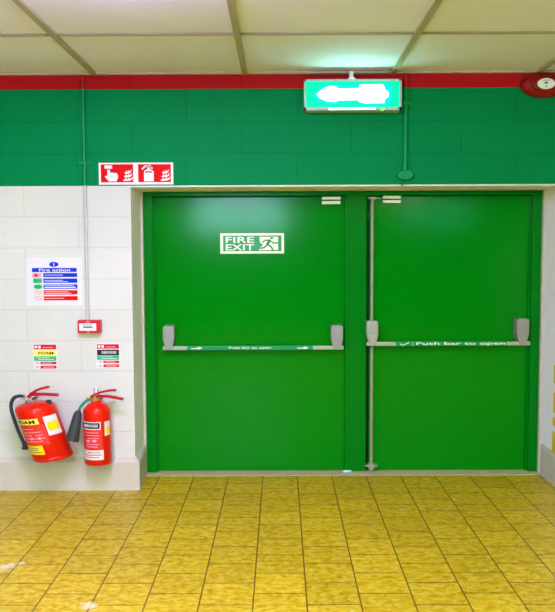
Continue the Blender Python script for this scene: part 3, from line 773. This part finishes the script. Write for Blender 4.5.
# --- the slim upright one
E = Ext('carbon_dioxide_fire_extinguisher', 'slim upright red extinguisher with black horn on the green hose', 98.6, 463.2, (1, 0), (-.016, 1), 13.3)
bm = bmesh.new(); Rr = E.R
lathe(bm, [(Rr * .8, 0), (Rr * .95, .7), (Rr, 2.2), (Rr, 51.5), (Rr * .985, 53.5), (Rr * .93, 56), (Rr * .8, 58.4), (Rr * .62, 60.2), (Rr * .42, 61.4), (Rr * .34, 62.6), (Rr * .34, 64)], 48)
E.put('cylinder', bm, M['redenamel'])
bm = bmesh.new(); lathe(bm, [(4.3, 62), (4.6, 63.5), (4.6, 66), (3.4, 66.6), (3.0, 69.5)], 20, -.6, 0); tube(bm, [(-1, 0, 66), (-9.5, 1.5, 67)], [2.2, 1.6], 12, False)
E.put('valve', bm, M['brass'])
bm = bmesh.new(); lathe(bm, [(2.4, 70.5), (2.5, 74.4), (1.8, 75.4)], 16, .2, 0); E.put('safety_cap', bm, M['silver'])
bm = bmesh.new(); lever(E, bm, [E.P(91, 397.5, 1), E.P(98, 396, 1), E.P(108, 396.2, 1), E.P(116, 397.6, 1), E.P(123.4, 399.2, 1)], 2.2, 1.15); E.put('carry_handle', bm, M['redlever'])
bm = bmesh.new(); lever(E, bm, [E.P(90.6, 396.6, 1.4), E.P(96, 394, 1.4), E.P(103, 391.6, 1.4), E.P(110, 390.2, 1.4), E.P(116, 390, 1.4)], 2.0, 1.0); E.put('squeeze_lever', bm, M['redlever'])
bm = bmesh.new(); tube(bm, [E.P(91.5, 398.6, 2), E.P(87.6, 400.2, 4), E.P(83, 404, 8), E.P(79.8, 408, 12), E.P(78.2, 413, 15)], 1.35, 12)
hose = E.put('hose', bm, M['hosegreen'])
bm = bmesh.new(); tube(bm, [E.P(78.6, 410.6, 14), E.P(78.2, 413, 15), E.P(77.6, 415, 16), E.P(76, 423, 18), E.P(73.8, 433, 20), E.P(72, 440.6, 21)], [2.0, 3.6, 4.2, 5.1, 5.9, 6.7], 20, False)
E.put('discharge_horn', bm, M['horn'], hose)
E.label('white_label_border', -13.0, 6.2, 36.8, 44.4, M['paper'])
E.label('black_name_label', -12.6, 5.4, 37.8, 43.4, M['black'], .25)
bm = bmesh.new(); E.text(bm, 'CARBON DIOXIDE', -10.8, 3.6, 39.3, 42.1, .5, .02); E.put('name_lettering', bm, M['whiteprint'])
E.label('red_instruction_label', -12.8, 7.5, 17.5, 36.4, M['redlabel'])
bm = bmesh.new()
for (u0, u1, v) in ((-9, 4, 33.5), (-9, 5, 30.8), (-6, 4, 28), (-9, 4, 22), (-9, 3, 19.6)): E.bar(bm, u0, u1, v, v + .6)
for (uu, vv) in ((-8.5, 25.5), (-2.4, 25.8)): E.text(bm, 'o', uu, uu + 4.6, vv - 1.4, vv + 1.4, .45, .12)
E.put('instruction_print', bm, M['pink'])
E.label('white_lower_label', -12.2, 8.0, 6.6, 16.4, M['paper'], .2)
bm = bmesh.new()
for (u0, u1, v) in ((-7, 5, 13.6), (-10.5, 6.2, 11.2), (-8.5, 4, 9)): E.bar(bm, u0, u1, v, v + .7)
E.put('lower_print', bm, M['crimson'])
E.label('white_service_label', 9.4, 13.0, 30, 44, M['paper'])
E.label('yellow_service_panel', 10.2, 13.0, 32, 38.6, M['yellow'], .25)
bm = bmesh.new(); box(bm, -4, 4, -E.R - 4.6, -E.R + .6, 30, 46, .5); E.put('wall_bracket', bm, M['rubber']); bm = bmesh.new(); box(bm, -2.5, 2.5, -E.R - 4.6, -3.5, 62.5, 64.5, .5); E.put('neck_hook', bm, M['rubber'])

# ------------------------------------------------------------------ small things
bm = bmesh.new(); bmesh.ops.create_icosphere(bm, subdivisions=2, radius=1)
for v in bm.verts: v.co = Vector((v.co.x * .034, v.co.y * .018, v.co.z * .011)) * (0.75 + random.random() * .5)
p = at(347, 470.6, YF); tag(put('paper_scrap', bm, M['litter'], None, False, (p.x, YF - .02, .014)), 'crumpled white scrap lying at the foot of the centre post', 'litter')
# yellow tape pieces on the right reveal, at the very edge of the frame
def reveal_y(px):      # depth at which the picture column px meets the right reveal
    lo, hi = YW - .3, YF
    for _ in range(40):
        mid = (lo + hi) / 2
        if at(px, 400, mid).x < XR: lo = mid
        else: hi = mid
    return lo
yt = reveal_y(553.6)
print('tape y', yt)
if yt > YW:
    for (a, b, lab) in ((365, 383, 'uppermost yellow tape piece on the right reveal edge'), (392, 412, 'second yellow tape piece from the top on right reveal'), (417, 425, 'short third yellow tape piece down the right reveal edge'), (431, 455, 'lowest yellow tape piece on the right reveal, above skirting')):
        z1, z0 = at(555, a, yt).z, at(555, b, yt).z
        bm = bmesh.new(); box(bm, -.003, 0, max(YW, yt - .06) - yt, 0, z0 - z1, 0); tag(put('hazard_tape', bm, M['tape'], None, False, (XR, yt, z1)), lab, 'tape', 'yellow tape on the right reveal')

# ------------------------------------------------------------------ ceiling lights (above and behind the viewer)
def ceiling_light(x, y, label, strength_mat='lamp'):
    t = thing('ceiling_light', label, 'light', (x, y, ZC), 'surface mounted ceiling lights')
    a, b = GP * .40, TP * .36
    bm = bmesh.new(); box(bm, -a - .02, a + .02, -b - .02, b + .02, -.030, 0, .004); put('base_tray', bm, M['white'], t)
    bm = bmesh.new(); box(bm, -a, a, -b, b, -.105, -.030, .02); put('diffuser', bm, M[strength_mat], t)
lx = (gx[0] + gx[1]) / 2
lx2 = gx[3] + GP / 2
rows = [(ys[1] + ys[2]) / 2 - j * 4 * TP / 2 * 1 for j in range(0, 6)]
print('lights', lx, lx2, rows)
names = ['nearest the doors', 'second from the doors', 'third from the doors', 'fourth from the doors', 'fifth from the doors', 'farthest from the doors']
for j, y in enumerate(rows):
    if y < Y0 + .6: continue
    ceiling_light(lx, y, 'square surface mounted ceiling light on the left, ' + names[j], 'lampnear' if j == 0 else 'lamp')
    if j in (1, 3, 5): ceiling_light(lx2, y, 'square surface mounted ceiling light on the right, ' + names[j], 'lampwarm')

w = bpy.data.worlds.new('world'); sc.world = w; w.use_nodes = True
w.node_tree.nodes['Background'].inputs[0].default_value = (0.9, 0.95, 1, 1); w.node_tree.nodes['Background'].inputs[1].default_value = 0.0

sc.view_settings.view_transform = 'Standard'; sc.view_settings.look = 'None'
sc.view_settings.exposure = 0.0; sc.view_settings.gamma = 1
sc.view_settings.use_curve_mapping = False
